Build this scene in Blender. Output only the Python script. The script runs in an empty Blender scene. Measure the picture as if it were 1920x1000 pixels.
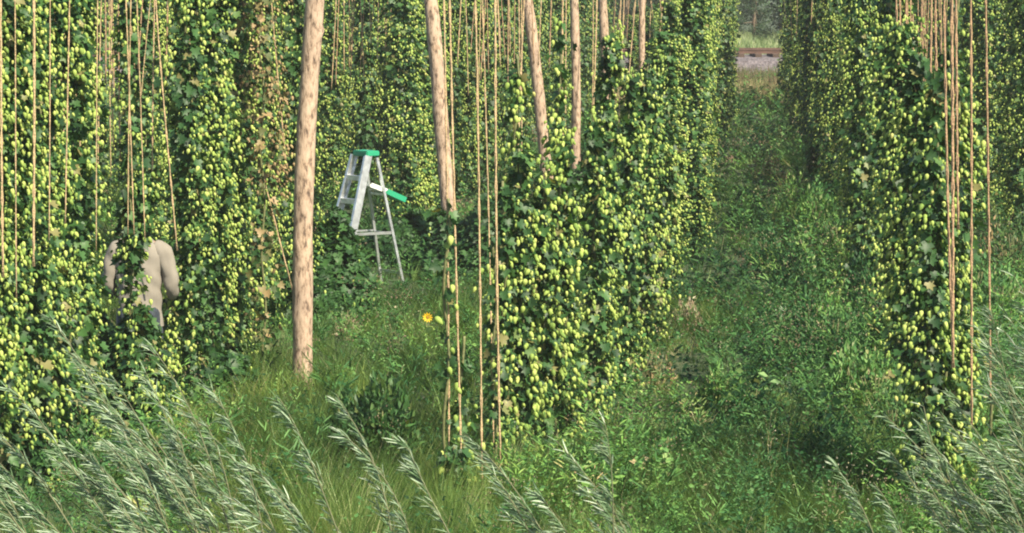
import bpy, bmesh, math, random
import numpy as np
from mathutils import Vector, Matrix, Euler
S = bpy.context.scene
COL = S.collection
PI = math.pi
random.seed(7)
# ------------------------------------------------------------------ camera
F = 5000.0            # focal length in photo pixels (photo 1920 x 1000)
CAMH = 4.0
PITCH = math.atan(550 / F)
cd = bpy.data.cameras.new('camera'); cam = bpy.data.objects.new('camera', cd); COL.objects.link(cam)
cd.sensor_width = 36; cd.lens = F / 1920 * 36; cd.clip_end = 3000; cd.clip_start = 0.3
cam.location = (0, 0, CAMH); cam.rotation_euler = (PI / 2 - PITCH, 0, 0)
S.camera = cam
S.render.resolution_x = 1920; S.render.resolution_y = 1000
# ------------------------------------------------------------------ world and sun
SUN_EL = math.radians(43); SUN_AZ = math.radians(41)      # azimuth: from straight behind the camera towards the right
w = bpy.data.worlds.new('World'); S.world = w; w.use_nodes = True
nt = w.node_tree
sky = nt.nodes.new('ShaderNodeTexSky'); sky.sky_type = 'NISHITA'; sky.sun_disc = False
sky.sun_elevation = SUN_EL; sky.sun_rotation = PI - SUN_AZ
nt.nodes['Background'].inputs[1].default_value = 0.085
nt.links.new(sky.outputs[0], nt.nodes['Background'].inputs[0])
sd = bpy.data.lights.new('sun', 'SUN'); sun = bpy.data.objects.new('sun', sd); COL.objects.link(sun)
sd.energy = 5.0; sd.angle = math.radians(0.6); sd.color = (1, 0.89, 0.68)
tosun = Vector((math.sin(SUN_AZ) * math.cos(SUN_EL), -math.cos(SUN_AZ) * math.cos(SUN_EL), math.sin(SUN_EL)))
sun.rotation_euler = tosun.to_track_quat('Z', 'Y').to_euler()
sun.location = (30, -20, 30)
S.view_settings.view_transform = 'Standard'; S.view_settings.look = 'None'
S.view_settings.exposure = 1.12; S.view_settings.gamma = 1
S.render.engine = 'CYCLES'
S.cycles.max_bounces = 6; S.cycles.filter_width = 2.0; S.cycles.pixel_filter_type = 'BLACKMAN_HARRIS'; S.cycles.transparent_max_bounces = 4
# ------------------------------------------------------------------ pixel helpers (photo pixel -> place in the field)
cp, sp = math.cos(PITCH), math.sin(PITCH)
def ray(px, py):
    x = (px - 960) / F; y = -(py - 500) / F
    return Vector((x, cp + y * sp, -sp + y * cp))
def P(px, py, Y):
    d = ray(px, py); return Vector((0, 0, CAMH)) + d * (Y / d.y)
def G(px, py, z=0.0):
    d = ray(px, py); return Vector((0, 0, CAMH)) + d * ((z - CAMH) / d.z)
def rowY(px, X):
    return X * F / (px - 1440.0)
# ------------------------------------------------------------------ object helpers
def tag(o, label=None, cat=None, group=None, kind=None):
    if label: o['label'] = label
    if cat: o['category'] = cat
    if group: o['group'] = group
    if kind: o['kind'] = kind
    return o
def empty(name, loc, rz=0.0):
    o = bpy.data.objects.new(name, None); COL.objects.link(o)
    o.location = loc; o.rotation_euler = (0, 0, rz); o.empty_display_size = 0.2
    return o
def link(name, me, parent=None, loc=None):
    o = bpy.data.objects.new(name, me); COL.objects.link(o)
    if parent: o.parent = parent
    if loc is not None: o.location = loc
    return o
def dup_tree(o, parent=None):
    c = o.copy(); COL.objects.link(c)
    if parent: c.parent = parent
    for ch in list(o.children): dup_tree(ch, c)
    return c
def mesh_np(name, V, faces, mat, rnd=None, smooth=False):
    """faces: list of int arrays, each (n,k)"""
    me = bpy.data.meshes.new(name)
    V = np.asarray(V, dtype=np.float32)
    me.vertices.add(len(V)); me.vertices.foreach_set('co', V.ravel())
    loops = np.concatenate([f.ravel() for f in faces]).astype(np.int32)
    sizes = np.concatenate([np.full(len(f), f.shape[1]) for f in faces])
    starts = np.concatenate([[0], np.cumsum(sizes)[:-1]]).astype(np.int32)
    me.loops.add(len(loops)); me.loops.foreach_set('vertex_index', loops)
    me.polygons.add(len(sizes)); me.polygons.foreach_set('loop_start', starts)
    if smooth: me.polygons.foreach_set('use_smooth', np.ones(len(sizes), dtype=bool))
    me.update(calc_edges=True)
    if rnd is not None:
        a = me.attributes.new('rnd', 'FLOAT', 'POINT'); a.data.foreach_set('value', np.asarray(rnd, dtype=np.float32))
    for m in (mat if isinstance(mat, (list, tuple)) else [mat]): me.materials.append(m)
    return me
def unit(a):
    return a / np.maximum(np.linalg.norm(a, axis=1, keepdims=True), 1e-9)
def scatter(T, faces, pos, tip, nrm, sx, sy, sz=None):
    """copies template T (k,3): local y along tip, local z along nrm; returns V, faces"""
    Y = unit(tip); Z = nrm - (nrm * Y).sum(1, keepdims=True) * Y; Z = unit(Z); X = np.cross(Y, Z)
    if sz is None: sz = sx
    V = (pos[:, None, :] + T[None, :, 0, None] * X[:, None, :] * sx[:, None, None]
         + T[None, :, 1, None] * Y[:, None, :] * sy[:, None, None] + T[None, :, 2, None] * Z[:, None, :] * sz[:, None, None])
    n, k = len(pos), len(T)
    off = (np.arange(n) * k)[:, None, None]
    return V.reshape(-1, 3), [(np.asarray(f)[None] + off).reshape(-1, np.asarray(f).shape[1]) for f in faces]
LEAF_T = np.array([(0,.42,-.07),(0,.06,0),(-.26,-.08,.05),(-.50,.16,.10),(-.30,.34,.02),(-.44,.66,.09),(-.17,.62,.0),(0,1,.06),
                   (.17,.62,.0),(.44,.66,.09),(.30,.34,.02),(.50,.16,.10),(.26,-.08,.05)])
LEAF_F = [np.array([(0, i, i + 1) for i in range(1, 12)] + [(0, 12, 1)])]
KITE_T = np.array([(0,0,0),(-.42,.38,.09),(0,1,0),(.42,.38,.09)]); KITE_F = [np.array([(0,2,1),(0,3,2)])]
NARROW_T = np.array([(0,0,0),(-.5,.35,.1),(-.4,.7,-.25),(0,1,-.9),(.4,.7,-.25),(.5,.35,.1)])
NARROW_F = [np.array([(0,5,4),(0,4,3),(0,3,2),(0,2,1)])]
BLADE_T = np.array([(-.5,0,0),(.5,0,0),(-.38,.55,.06),(.38,.55,.06),(0,1,.26)])
BLADE_F = [np.array([(0,1,3),(0,3,2),(2,3,4)])]
def lathe_T(prof, n, close=True):
    V = []; F_ = []
    for (r, z) in prof:
        for k in range(n): V.append((r * math.cos(2*PI*k/n), z, r * math.sin(2*PI*k/n)))
    for i in range(len(prof) - 1):
        for k in range(n):
            a = i*n+k; b = i*n+(k+1) % n; F_.append((a, b, b+n)); F_.append((a, b+n, a+n))
    return np.array(V), [np.array(F_)]
CONE_T, CONE_F = lathe_T([(.04,0),(.40,.12),(.52,.36),(.44,.66),(.22,.92),(.02,1.04)], 7)
CONE2_T, CONE2_F = lathe_T([(.02,0),(.50,.32),(.02,1)], 4)
def frame(d):
    d = d.normalized(); a = Vector((1, 0, 0)) if abs(d.x) < .8 else Vector((0, 1, 0))
    u = d.cross(a).normalized(); return u, d.cross(u)
class MB:
    def __init__(s): s.bm = bmesh.new()
    def tube(s, pts, rad, n=8, cap=True):
        pts = [Vector(p) for p in pts]; R = rad if isinstance(rad, (list, tuple)) else [rad] * len(pts)
        rings = []; u = None
        for i, p in enumerate(pts):
            d = (pts[min(i+1, len(pts)-1)] - pts[max(i-1, 0)]).normalized()
            if u is None: u, v = frame(d)
            else: u = (u - d * u.dot(d)).normalized(); v = d.cross(u)
            rings.append([s.bm.verts.new(p + (u*math.cos(2*PI*k/n) + v*math.sin(2*PI*k/n)) * R[i]) for k in range(n)])
        for a, b in zip(rings, rings[1:]):
            for k in range(n): s.bm.faces.new((a[k], a[(k+1) % n], b[(k+1) % n], b[k]))
        if cap: s.bm.faces.new(rings[0][::-1]); s.bm.faces.new(rings[-1])
        return s
    def bar(s, a, b, w_, t_, up=(0, 0, 1)):
        a = Vector(a); b = Vector(b); d = (b - a).normalized(); u = Vector(up) - d * Vector(up).dot(d); u.normalize(); v = d.cross(u)
        q = []
        for p in (a, b):
            q.append([s.bm.verts.new(p + u*(i*t_/2) + v*(j*w_/2)) for i, j in ((-1,-1),(1,-1),(1,1),(-1,1))])
        for k in range(4): s.bm.faces.new((q[0][k], q[0][(k+1) % 4], q[1][(k+1) % 4], q[1][k]))
        s.bm.faces.new(q[0][::-1]); s.bm.faces.new(q[1]); return s
    def box(s, c, d):
        m = Matrix.Translation(c) @ Matrix.Diagonal((*d, 1)); bmesh.ops.create_cube(s.bm, size=1, matrix=m); return s
    def ball(s, c, r, seg=12, sc=(1,1,1)):
        bmesh.ops.create_uvsphere(s.bm, u_segments=seg, v_segments=max(6, seg*2//3), radius=r, matrix=Matrix.Translation(c) @ Matrix.Diagonal((*sc, 1))); return s
    def mesh(s, name, mat, smooth=True, bevel=0):
        if bevel: bmesh.ops.bevel(s.bm, geom=s.bm.edges[:], offset=bevel, segments=2, affect='EDGES', clamp_overlap=True)
        bmesh.ops.recalc_face_normals(s.bm, faces=s.bm.faces)
        me = bpy.data.meshes.new(name); s.bm.to_mesh(me); s.bm.free(); me.materials.append(mat)
        if smooth: me.polygons.foreach_set('use_smooth', [True] * len(me.polygons))
        return me
    def build(s, name, mat, parent=None, smooth=True, bevel=0):
        return link(name, s.mesh(name, mat, smooth, bevel), parent)
# ------------------------------------------------------------------ materials
def newmat(name):
    m = bpy.data.materials.new(name); m.use_nodes = True
    t = m.node_tree; return m, t, t.nodes['Principled BSDF'], t.nodes['Material Output']
def ramp(t, stops):
    r = t.nodes.new('ShaderNodeValToRGB'); e = r.color_ramp.elements
    while len(e) > 1: e.remove(e[-1])
    e[0].position = stops[0][0]; e[0].color = (*stops[0][1], 1)
    for p, c in stops[1:]:
        x = e.new(p); x.color = (*c, 1)
    return r
def plantmat(name, stops, rough=.55, trans=.25, tcol=(1.3, 1.35, .5), patch=None, pscale=.6, spec=.35):
    m, t, b, out = newmat(name)
    at = t.nodes.new('ShaderNodeAttribute'); at.attribute_name = 'rnd'
    r = ramp(t, stops); t.links.new(at.outputs['Fac'], r.inputs[0]); col = r.outputs[0]
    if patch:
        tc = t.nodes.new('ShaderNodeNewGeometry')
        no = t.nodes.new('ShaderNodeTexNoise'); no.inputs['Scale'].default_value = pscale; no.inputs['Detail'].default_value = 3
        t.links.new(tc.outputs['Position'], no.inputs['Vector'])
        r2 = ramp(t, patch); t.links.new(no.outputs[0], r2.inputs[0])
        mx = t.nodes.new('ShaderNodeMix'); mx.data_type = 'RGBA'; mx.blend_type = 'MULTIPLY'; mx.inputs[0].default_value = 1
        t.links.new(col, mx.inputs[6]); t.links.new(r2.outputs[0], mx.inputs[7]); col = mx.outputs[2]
    t.links.new(col, b.inputs['Base Color']); b.inputs['Roughness'].default_value = rough
    b.inputs['Specular IOR Level'].default_value = spec
    if trans > 0:
        tr = t.nodes.new('ShaderNodeBsdfTranslucent'); mu = t.nodes.new('ShaderNodeMix'); mu.data_type = 'RGBA'; mu.blend_type = 'MULTIPLY'
        mu.inputs[0].default_value = 1; mu.inputs[7].default_value = (*tcol, 1)
        t.links.new(col, mu.inputs[6]); t.links.new(mu.outputs[2], tr.inputs[0])
        ms = t.nodes.new('ShaderNodeMixShader'); ms.inputs[0].default_value = trans
        t.links.new(b.outputs[0], ms.inputs[1]); t.links.new(tr.outputs[0], ms.inputs[2]); t.links.new(ms.outputs[0], out.inputs[0])
    return m
def flat(name, col, rough=.5, metal=0, bump=0, bscale=40, var=0):
    m, t, b, out = newmat(name)
    b.inputs['Base Color'].default_value = (*col, 1); b.inputs['Roughness'].default_value = rough; b.inputs['Metallic'].default_value = metal
    if bump or var:
        tc = t.nodes.new('ShaderNodeTexCoord'); no = t.nodes.new('ShaderNodeTexNoise'); no.inputs['Scale'].default_value = bscale; no.inputs['Detail'].default_value = 5
        t.links.new(tc.outputs['Object'], no.inputs['Vector'])
        if bump:
            bp = t.nodes.new('ShaderNodeBump'); bp.inputs['Strength'].default_value = bump; bp.inputs['Distance'].default_value = .02
            t.links.new(no.outputs[0], bp.inputs['Height']); t.links.new(bp.outputs[0], b.inputs['Normal'])
        if var:
            r = ramp(t, [(.3, tuple(c*(1-var) for c in col)), (.7, tuple(min(1, c*(1+var)) for c in col))])
            t.links.new(no.outputs[0], r.inputs[0]); t.links.new(r.outputs[0], b.inputs['Base Color'])
    return m
LV = [(0,(.014,.042,.014)),(.45,(.030,.085,.024)),(.8,(.058,.14,.038)),(.97,(.10,.17,.05)),(1,(.19,.18,.07))]
M = {}
M['leaf'] = plantmat('hop_leaf', LV, rough=.5, trans=.22)
M['cone'] = plantmat('hop_cone', [(0,(.15,.25,.055)),(.5,(.32,.43,.10)),(.9,(.47,.55,.16)),(1,(.40,.30,.14))], rough=.7, trans=.2, tcol=(1.1,1.1,.5), spec=.2)
M['bleaf'] = plantmat('withered_leaf', [(0,(.05,.08,.03)),(.4,(.12,.13,.05)),(.7,(.26,.19,.09)),(1,(.36,.26,.14))], trans=.15, tcol=(1,1,.8))
M['bcone'] = plantmat('withered_cone', [(0,(.20,.14,.07)),(.6,(.32,.24,.13)),(1,(.36,.40,.12))], rough=.8, trans=.1, tcol=(1,1,.8), spec=.1)
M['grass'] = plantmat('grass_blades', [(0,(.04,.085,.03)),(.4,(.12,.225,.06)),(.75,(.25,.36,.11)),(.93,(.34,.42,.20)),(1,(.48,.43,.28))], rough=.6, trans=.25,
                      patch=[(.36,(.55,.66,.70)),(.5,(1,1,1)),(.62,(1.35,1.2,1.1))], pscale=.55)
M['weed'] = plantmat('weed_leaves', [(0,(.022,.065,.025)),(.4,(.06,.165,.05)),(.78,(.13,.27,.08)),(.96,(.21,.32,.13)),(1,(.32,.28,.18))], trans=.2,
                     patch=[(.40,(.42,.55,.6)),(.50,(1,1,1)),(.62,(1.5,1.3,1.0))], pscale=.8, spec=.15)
M['flower'] = plantmat('weed_heads', [(0,(.20,.15,.09)),(.5,(.30,.22,.16)),(.8,(.30,.30,.16)),(1,(.48,.42,.34))], rough=.8, trans=.1, tcol=(1,1,1), spec=.1)
M['willow'] = plantmat('willow_leaves', [(0,(.06,.14,.05)),(.5,(.16,.26,.13)),(.85,(.34,.44,.31)),(1,(.54,.61,.50))], rough=.45, trans=.15, tcol=(1,1.1,.7), spec=.5)
M['wstem'] = flat('willow_bark', (.13,.14,.07), .7, var=.3)
M['vstem'] = flat('vine_stem', (.12,.13,.05), .7, var=.4)
M['tree'] = plantmat('tree_leaves', [(0,(.016,.04,.018)),(.6,(.035,.075,.030)),(1,(.07,.12,.05))], trans=.1)
M['trunk'] = flat('tree_bark', (.12,.09,.06), .9, var=.3, bscale=8)
M['string'] = flat('coir_string', (.43,.31,.175), .85, bump=.6, bscale=60, var=.25)
M['string2'] = flat('weathered_string', (.34,.22,.13), .9, bump=.6, bscale=60, var=.25)
def logmat():
    m, t, b, out = newmat('peeled_log')
    tc = t.nodes.new('ShaderNodeTexCoord'); mp = t.nodes.new('ShaderNodeMapping'); mp.inputs['Scale'].default_value = (24, 24, 9)
    t.links.new(tc.outputs['Object'], mp.inputs[0])
    n1 = t.nodes.new('ShaderNodeTexNoise'); n1.inputs['Scale'].default_value = 1.0; n1.inputs['Detail'].default_value = 6; n1.inputs['Roughness'].default_value = .65
    t.links.new(mp.outputs[0], n1.inputs['Vector'])
    n2 = t.nodes.new('ShaderNodeTexNoise'); n2.inputs['Scale'].default_value = 1.6; n2.inputs['Detail'].default_value = 3
    t.links.new(tc.outputs['Object'], n2.inputs['Vector'])
    r1 = ramp(t, [(.36,(.10,.068,.05)),(.43,(.27,.19,.13)),(.51,(.43,.315,.225)),(.72,(.53,.40,.29))]); t.links.new(n1.outputs[0], r1.inputs[0])
    r2 = ramp(t, [(.35,(.80,.80,.84)),(.6,(1,1,1)),(.72,(1.12,1.0,.88))]); t.links.new(n2.outputs[0], r2.inputs[0])
    mx = t.nodes.new('ShaderNodeMix'); mx.data_type = 'RGBA'; mx.blend_type = 'MULTIPLY'; mx.inputs[0].default_value = 1
    t.links.new(r1.outputs[0], mx.inputs[6]); t.links.new(r2.outputs[0], mx.inputs[7]); t.links.new(mx.outputs[2], b.inputs['Base Color'])
    bp = t.nodes.new('ShaderNodeBump'); bp.inputs['Strength'].default_value = .7; bp.inputs['Distance'].default_value = .02
    t.links.new(n1.outputs[0], bp.inputs['Height']); t.links.new(bp.outputs[0], b.inputs['Normal']); b.inputs['Roughness'].default_value = .85
    return m
M['log'] = logmat()
def groundmat():
    m, t, b, out = newmat('soil_and_litter')
    g = t.nodes.new('ShaderNodeNewGeometry'); n = t.nodes.new('ShaderNodeTexNoise'); n.inputs['Scale'].default_value = 2.5; n.inputs['Detail'].default_value = 8
    t.links.new(g.outputs['Position'], n.inputs['Vector'])
    r = ramp(t, [(.3,(.018,.030,.012)),(.5,(.035,.060,.020)),(.7,(.07,.085,.035))]); t.links.new(n.outputs[0], r.inputs[0]); t.links.new(r.outputs[0], b.inputs['Base Color'])
    b.inputs['Roughness'].default_value = 1; return m
M['soil'] = groundmat()
def gravelmat():
    m, t, b, out = newmat('ballast')
    g = t.nodes.new('ShaderNodeNewGeometry'); n = t.nodes.new('ShaderNodeTexVoronoi'); n.inputs['Scale'].default_value = 9
    t.links.new(g.outputs['Position'], n.inputs['Vector'])
    r = ramp(t, [(0,(.07,.06,.065)),(1,(.19,.165,.175))]); t.links.new(n.outputs['Color'], r.inputs[0]); t.links.new(r.outputs[0], b.inputs['Base Color'])
    b.inputs['Roughness'].default_value = 1
    bp = t.nodes.new('ShaderNodeBump'); bp.inputs['Distance'].default_value = .06; t.links.new(n.outputs['Distance'], bp.inputs['Height']); t.links.new(bp.outputs[0], b.inputs['Normal'])
    return m
M['gravel'] = gravelmat()
M['alu'] = flat('aluminium', (.66,.68,.70), .32, .8, var=.25, bscale=12)
M['green'] = flat('green_plastic', (.02,.28,.15), .4)
M['tray'] = flat('pale_tray', (.62,.66,.62), .5)
M['rubber'] = flat('rubber', (.03,.03,.03), .8)
M['shirt'] = flat('beige_cotton', (.215,.195,.165), .95, bump=.25, bscale=9, var=.08)
M['trousers'] = flat('dark_denim', (.035,.045,.06), .9, bump=.2, bscale=20)
M['skin'] = flat('skin', (.45,.22,.15), .6)
M['hair'] = flat('auburn_hair', (.17,.06,.035), .8, bump=.8, bscale=50)
M['boot'] = flat('boot_leather', (.05,.035,.02), .7)
M['petal'] = flat('yellow_petals', (.85,.52,.01), .6)
M['disc'] = flat('flower_disc', (.42,.20,.02), .9)
M['rust'] = flat('rusty_rail', (.10,.055,.04), .8, var=.3, bscale=5)
M['sleeper'] = flat('railway_sleeper', (.09,.06,.045), .95, var=.3, bscale=6)
# ------------------------------------------------------------------ ground, far bank, railway
rng = np.random.default_rng(11)
def grid(name, x0, x1, ys, zf, nx, mat):
    V = []; F_ = []
    xs = np.linspace(x0, x1, nx)
    for y in ys:
        for x in xs: V.append((x, y, zf(x, y)))
    for j in range(len(ys)-1):
        for i in range(nx-1): a = j*nx+i; F_.append((a, a+1, a+1+nx, a+nx))
    me = mesh_np(name, V, [np.array(F_)], mat, smooth=True); return link(name, me)
def gz(x, y):
    bank = 0.80 * min(1, max(0, (y - 104) / 3.0))
    return bank + (0.03*math.sin(x*1.3 + y*.7) + .03*math.sin(y*1.9 - x*.4) if y < 100 else 0)
ys = [-20, -10, 0] + list(np.arange(1, 100, .8)) + [100, 102, 104, 105, 106, 107, 110, 120, 140, 180, 260, 400]
tag(grid('ground', -160, 160, ys, gz, 321, M['soil']), kind='structure')
mb = MB()   # raised gravel bank of the railway, running across behind the yard
prof = [(96.6, .0), (98.2, .80), (98.8, .90), (102.6, .90), (103.2, .80), (104.8, .0)]
L = [mb.bm.verts.new((-90, y, z)) for y, z in prof]; R_ = [mb.bm.verts.new((90, y, z)) for y, z in prof]
for i in range(5): mb.bm.faces.new((L[i], R_[i], R_[i+1], L[i+1]))
mb.bm.faces.new(L[::-1]); mb.bm.faces.new(R_)
tag(mb.build('railway_embankment', M['gravel'], smooth=False), kind='structure')
tr = tag(empty('railway_track', (9.3, 100.4, .90)), 'rusty railway track on a grey gravel bank beyond the end of the grassy aisle', 'railway track')
for yy in (-.72, .72):
    q = MB(); q.bar((-90, yy, .13), (90, yy, .13), .14, .02); q.bar((-90, yy, .19), (90, yy, .19), .02, .10); q.bar((-90, yy, .27), (90, yy, .27), .07, .05)
    q.build('rail', M['rust'], tr, smooth=False)
q = MB()
for k in range(260): q.box((-84 + k*.65, 0, .05), (.24, 2.5, .14))
tag(q.build('sleepers', M['sleeper'], tr, smooth=False), kind='stuff')
# ------------------------------------------------------------------ hop vines
def noise1(rg, n=5):
    ph = rg.random(n)*2*PI; fr = rg.integers(1, 5, n); fz = (rg.random(n)-.5)*6; am = rg.random(n)
    def f(th, z): return sum(am[i]*np.sin(fr[i]*th + fz[i]*z + ph[i]) for i in range(n)) / am.sum()
    return f
def vine_data(seed, H=5.0, R=.34, nleaf=1500, narm=64, cpa=11, lsz=.105, csz=.048, lo=.55, near=True):
    rg = np.random.default_rng(seed); nf = noise1(rg)
    T, FF = (LEAF_T, LEAF_F) if near else (KITE_T, KITE_F)
    CT, CF = (CONE_T, CONE_F) if near else (CONE2_T, CONE2_F)
    # arms: droop outwards and down
    arms = []; top = rg.uniform(.35, .6)
    for i in range(narm):
        th = rg.random()*2*PI; z0 = lo*.9 + rg.random()*(H-lo*.9); z0 += .12*math.sin(z0*7+seed); L_ = .25 + rg.random()*.55
        taper = min(1, .35 + z0/1.2)*(1-top*max(0, (z0/H-.45)/.55)**1.5); r0 = (.05 + rg.random()*.08)*min(1, R/.2); r1 = R*taper*(.75 + .55*rg.random())
        t = np.linspace(0, 1, 9); rr = r0 + (r1-r0)*np.minimum(1, t*1.8)**.8; zz = z0 + .10*np.sin(t*2.5) - L_*t**1.6
        thh = th + (rg.random()-.5)*.8*t
        if nf(th, z0*1.7) < -.28 and rg.random() < .8: L_ *= .4; r1 = R*.5
        arms.append(np.stack([rr*np.cos(thh), rr*np.sin(thh), np.maximum(zz, .15)], 1))
    # leaves on shell
    ns = int(nleaf*.62); na = nleaf-ns
    z = rg.random(ns)**.95*H; th = rg.random(ns)*2*PI
    rad = R*(.62+.42*nf(th, z*.8)+.12*np.sin(z*9+th*2))*np.minimum(1, .55+z/1.4)*(1-top*np.clip((z/H-.45)/.55, 0, 1)**1.5)*np.sqrt(rg.random(ns)*.8+.2)
    pos = np.stack([rad*np.cos(th), rad*np.sin(th), z], 1)
    pa = []
    for k in range(na):
        a = arms[k % narm]; t = rg.random()*8; i = int(min(7, t)); p = a[i]+(a[i+1]-a[i])*(t-i); pa.append(p+rg.normal(0, .032, 3))
    pos = np.concatenate([pos, np.array(pa)]); pos = pos[pos[:, 2] < H]; n = len(pos)
    out = pos*np.array([1, 1, 0]); out = unit(out + rg.normal(0, .02, (n, 3)))
    tip = out*.55 + np.array([0, 0, -.75]) + rg.normal(0, .38, (n, 3)); nrm = out*.9 + np.array([0, 0, .55]) + rg.normal(0, .42, (n, 3))
    sz = lsz*(.55 + .75*rg.random(n)); V, Fa = scatter(T, FF, pos, tip, nrm, sz*1.05, sz)
    rl = np.clip(rg.random(n)*.95 + .1*rg.normal(0, 1, n), 0, 1); rl[rg.random(n) < .02] = 1
    leaves = (V, Fa, np.repeat(rl, len(T)))
    clusters = []
    for a in arms:
        if nf(math.atan2(a[-1, 1], a[-1, 0]), a[0, 2]*1.7) < -.2 and rg.random() < .75: continue
        m_ = max(2, int(cpa*(.5+rg.random()))); t = rg.random(m_)**.8*8; i = np.minimum(7, t.astype(int))
        p = a[i] + (a[i+1]-a[i])*(t-i)[:, None]; o = unit(p*np.array([1, 1, 0])+1e-6)
        p = p + o*rg.uniform(.0, .07, (m_, 1)) + rg.normal(0, .035, (m_, 3))
        tp = np.array([0, 0, -1]) + o*.3 + rg.normal(0, .25, (m_, 3)); nn = rg.normal(0, 1, (m_, 3))
        s_ = csz*(.55+.65*rg.random(m_))*(.9+.25*rg.random()); clusters.append((p, tp, nn, s_, np.clip(rg.random(m_)*.9+.05, 0, 1)))
    clusters = [np.concatenate([c[q] for c in clusters]) for q in range(5)]
    # stem winding on its string
    zz = np.linspace(0, H, 40); stem = [(0.02*math.cos(v*6), .02*math.sin(v*6), v) for v in zz]
    return leaves, clusters, stem
VINE_GROUP = 'hop vines trained up strings in rows'
def cone_mesh(c, sel, near, mat):
    T, FF = (CONE_T, CONE_F) if near else (CONE2_T, CONE2_F)
    p, tp, nn, s_, r = [q[sel] for q in c]; V, Fa = scatter(T, FF, p, tp, nn, s_*.62, s_, s_*.62)
    return mesh_np('cones', V, Fa, mat, np.repeat(r, len(T)), smooth=near)
ONE_CONE = []
for k in range(6):
    V, Fa = scatter(CONE_T, CONE_F, np.zeros((1, 3)), np.array([[0, 1., 0]]), np.array([[0, 0, 1.]]), np.array([.66]), np.array([1.]), np.array([.66]))
    ONE_CONE.append(mesh_np('hop_cone', V, Fa, M['cone'], np.full(len(V), .1+.16*k), smooth=True))
def make_proto(seed, near=True, split=False, brown=False, **kw):
    lv, cl, stem = vine_data(seed, near=near, **kw)
    lm = M['bleaf'] if brown else M['leaf']; cm = M['bcone'] if brown else M['cone']
    meshes = [('leaves', mesh_np('leaves', lv[0], lv[1], lm, lv[2]), None)]
    if split: meshes.append(('split', cl, None))
    else: meshes.append(('cones', cone_mesh(cl, slice(None), near, cm), 'stuff'))
    if near: meshes.append(('stem', MB().tube(stem, .012, 5).mesh('stem', M['vstem']), None))
    return meshes
def place_vine(proto, loc, rz, label, sx=1, sz=1, tilt=(0, 0), group=VINE_GROUP):
    e = empty('hop_vine', loc); e.rotation_euler = (tilt[0], tilt[1], rz); e.scale = (sx, sx, sz)
    tag(e, label, 'hop vine', group)
    for nme, me, kind in proto:
        if nme == 'split':                       # the hundred cones that show largest are parts of their own
            p, tp, nn, s_, r = me; out = np.array([math.sin(-rz), -math.cos(-rz)])   # towards the camera, in the vine's own axes
            score = (p[:, :2] @ np.array([-math.sin(rz), -math.cos(rz)])) + s_*4; score[p[:, 2]*sz > 4.3] -= 5
            order = np.argsort(-score); sel = order[:98]; rest = order[98:]
            for q in sel:
                Y = Vector(tp[q]).normalized(); X = Y.orthogonal().normalized(); Z = X.cross(Y); c = link('hop_cone', ONE_CONE[int(r[q]*6) % 6], e)
                m = Matrix((X, Y, Z)).transposed().to_4x4(); k = s_[q]; c.matrix_local = Matrix.Translation(p[q]) @ m @ Matrix.Diagonal((k, k, k, 1))
            if len(rest): tag(link('cones', cone_mesh(me, rest, True, M['cone']), e), kind='stuff')
            continue
        o = link(nme, me, e)
        if kind: o['kind'] = kind
    return e
def near_vine(px, py, h, R_, label, seed, sx=1.0, dens=1.0, **kw):
    a = dict(split=True, narm=int(32*h*dens*min(1, R_/.25)), cpa=14, nleaf=int(430*h*R_/.28), R=R_*.86, lsz=.085, csz=.044, H=h); a.update(kw)
    return place_vine(make_proto(seed, **a), G(px, py), rr.random()*6, label, sx, 1, (rr.uniform(-.01, .01), rr.uniform(-.012, .012)))
MID = [make_proto(200+i, near=True, narm=135, cpa=13, nleaf=1500, R=.215, lsz=.085, csz=.043) for i in range(6)]
FAR = [make_proto(300+i, near=False, narm=130, cpa=13, nleaf=1900, R=.245, lsz=.105, csz=.048) for i in range(5)]
BROWN = make_proto(510, near=True, narm=85, cpa=12, nleaf=420, csz=.042, lsz=.08, R=.24, brown=True, lo=2.35)
LEAFY = [make_proto(700+i, near=True, narm=26, cpa=6, nleaf=1700, R=.21, lsz=.09, csz=.042) for i in range(2)]
LEAFYF = [make_proto(720+i, near=False, narm=26, cpa=7, nleaf=2000, R=.24, lsz=.11, csz=.046) for i in range(2)]
rr = random.Random(5)
ORD = ['first','second','third','fourth','fifth','sixth','seventh','eighth','ninth','tenth','eleventh','twelfth','thirteenth','fourteenth']
near_left = [(-85,992,'leafy hop vine almost wholly cut off by the left edge of the picture'),(-38,975,'hop vine half cut off by the left edge of the picture'),
             (8,962,'hop vine at the far left behind the tallest blown willow tips'),(50,945,'hop vine behind the thick pale string second from the left edge'),
             (92,922,'hop vine midway between the left edge and the picker'),(138,893,'cone covered hop vine next to the left side of the picker'),(166,868,'hop vine touching the left sleeve of the picker'),
             (362,778,'hop vine just right of the picker, covered in pale cones'),(396,742,'hop vine second to the right of the picker'),
             (437,705,'hop vine on the left of the dark gap beside the thick log pole')]
for i, (px, py, lab) in enumerate(near_left): near_vine(px, py, 5.0, (.21, .23, .20, .24, .21, .20, .10, .19, .20, .20)[i], lab, 100+i, lo=(.5, .8, 1.1)[i % 3])
near_vine(472, 672, 5.0, .17, 'slim hop vine right of the dark gap beside the thick log pole', 170, lo=1.0)
near_vine(312, 760, 1.0, .22, 'low leafy hop shoot right of the picker\'s legs', 171, lo=.1)
place_vine(make_proto(602, near=True, narm=10, cpa=5, nleaf=130, R=.12, H=.5, lo=.1), G(268, 842)+Vector((.02, .1, 1.78)), 1, 'upper tuft of hop leaves in front of the picker\'s hair', 1, 1)
near_vine(285, 828, 1.02, .24, 'leafy hop shoot rising in front of the picker\'s right hip', 173, lo=.1)
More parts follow.
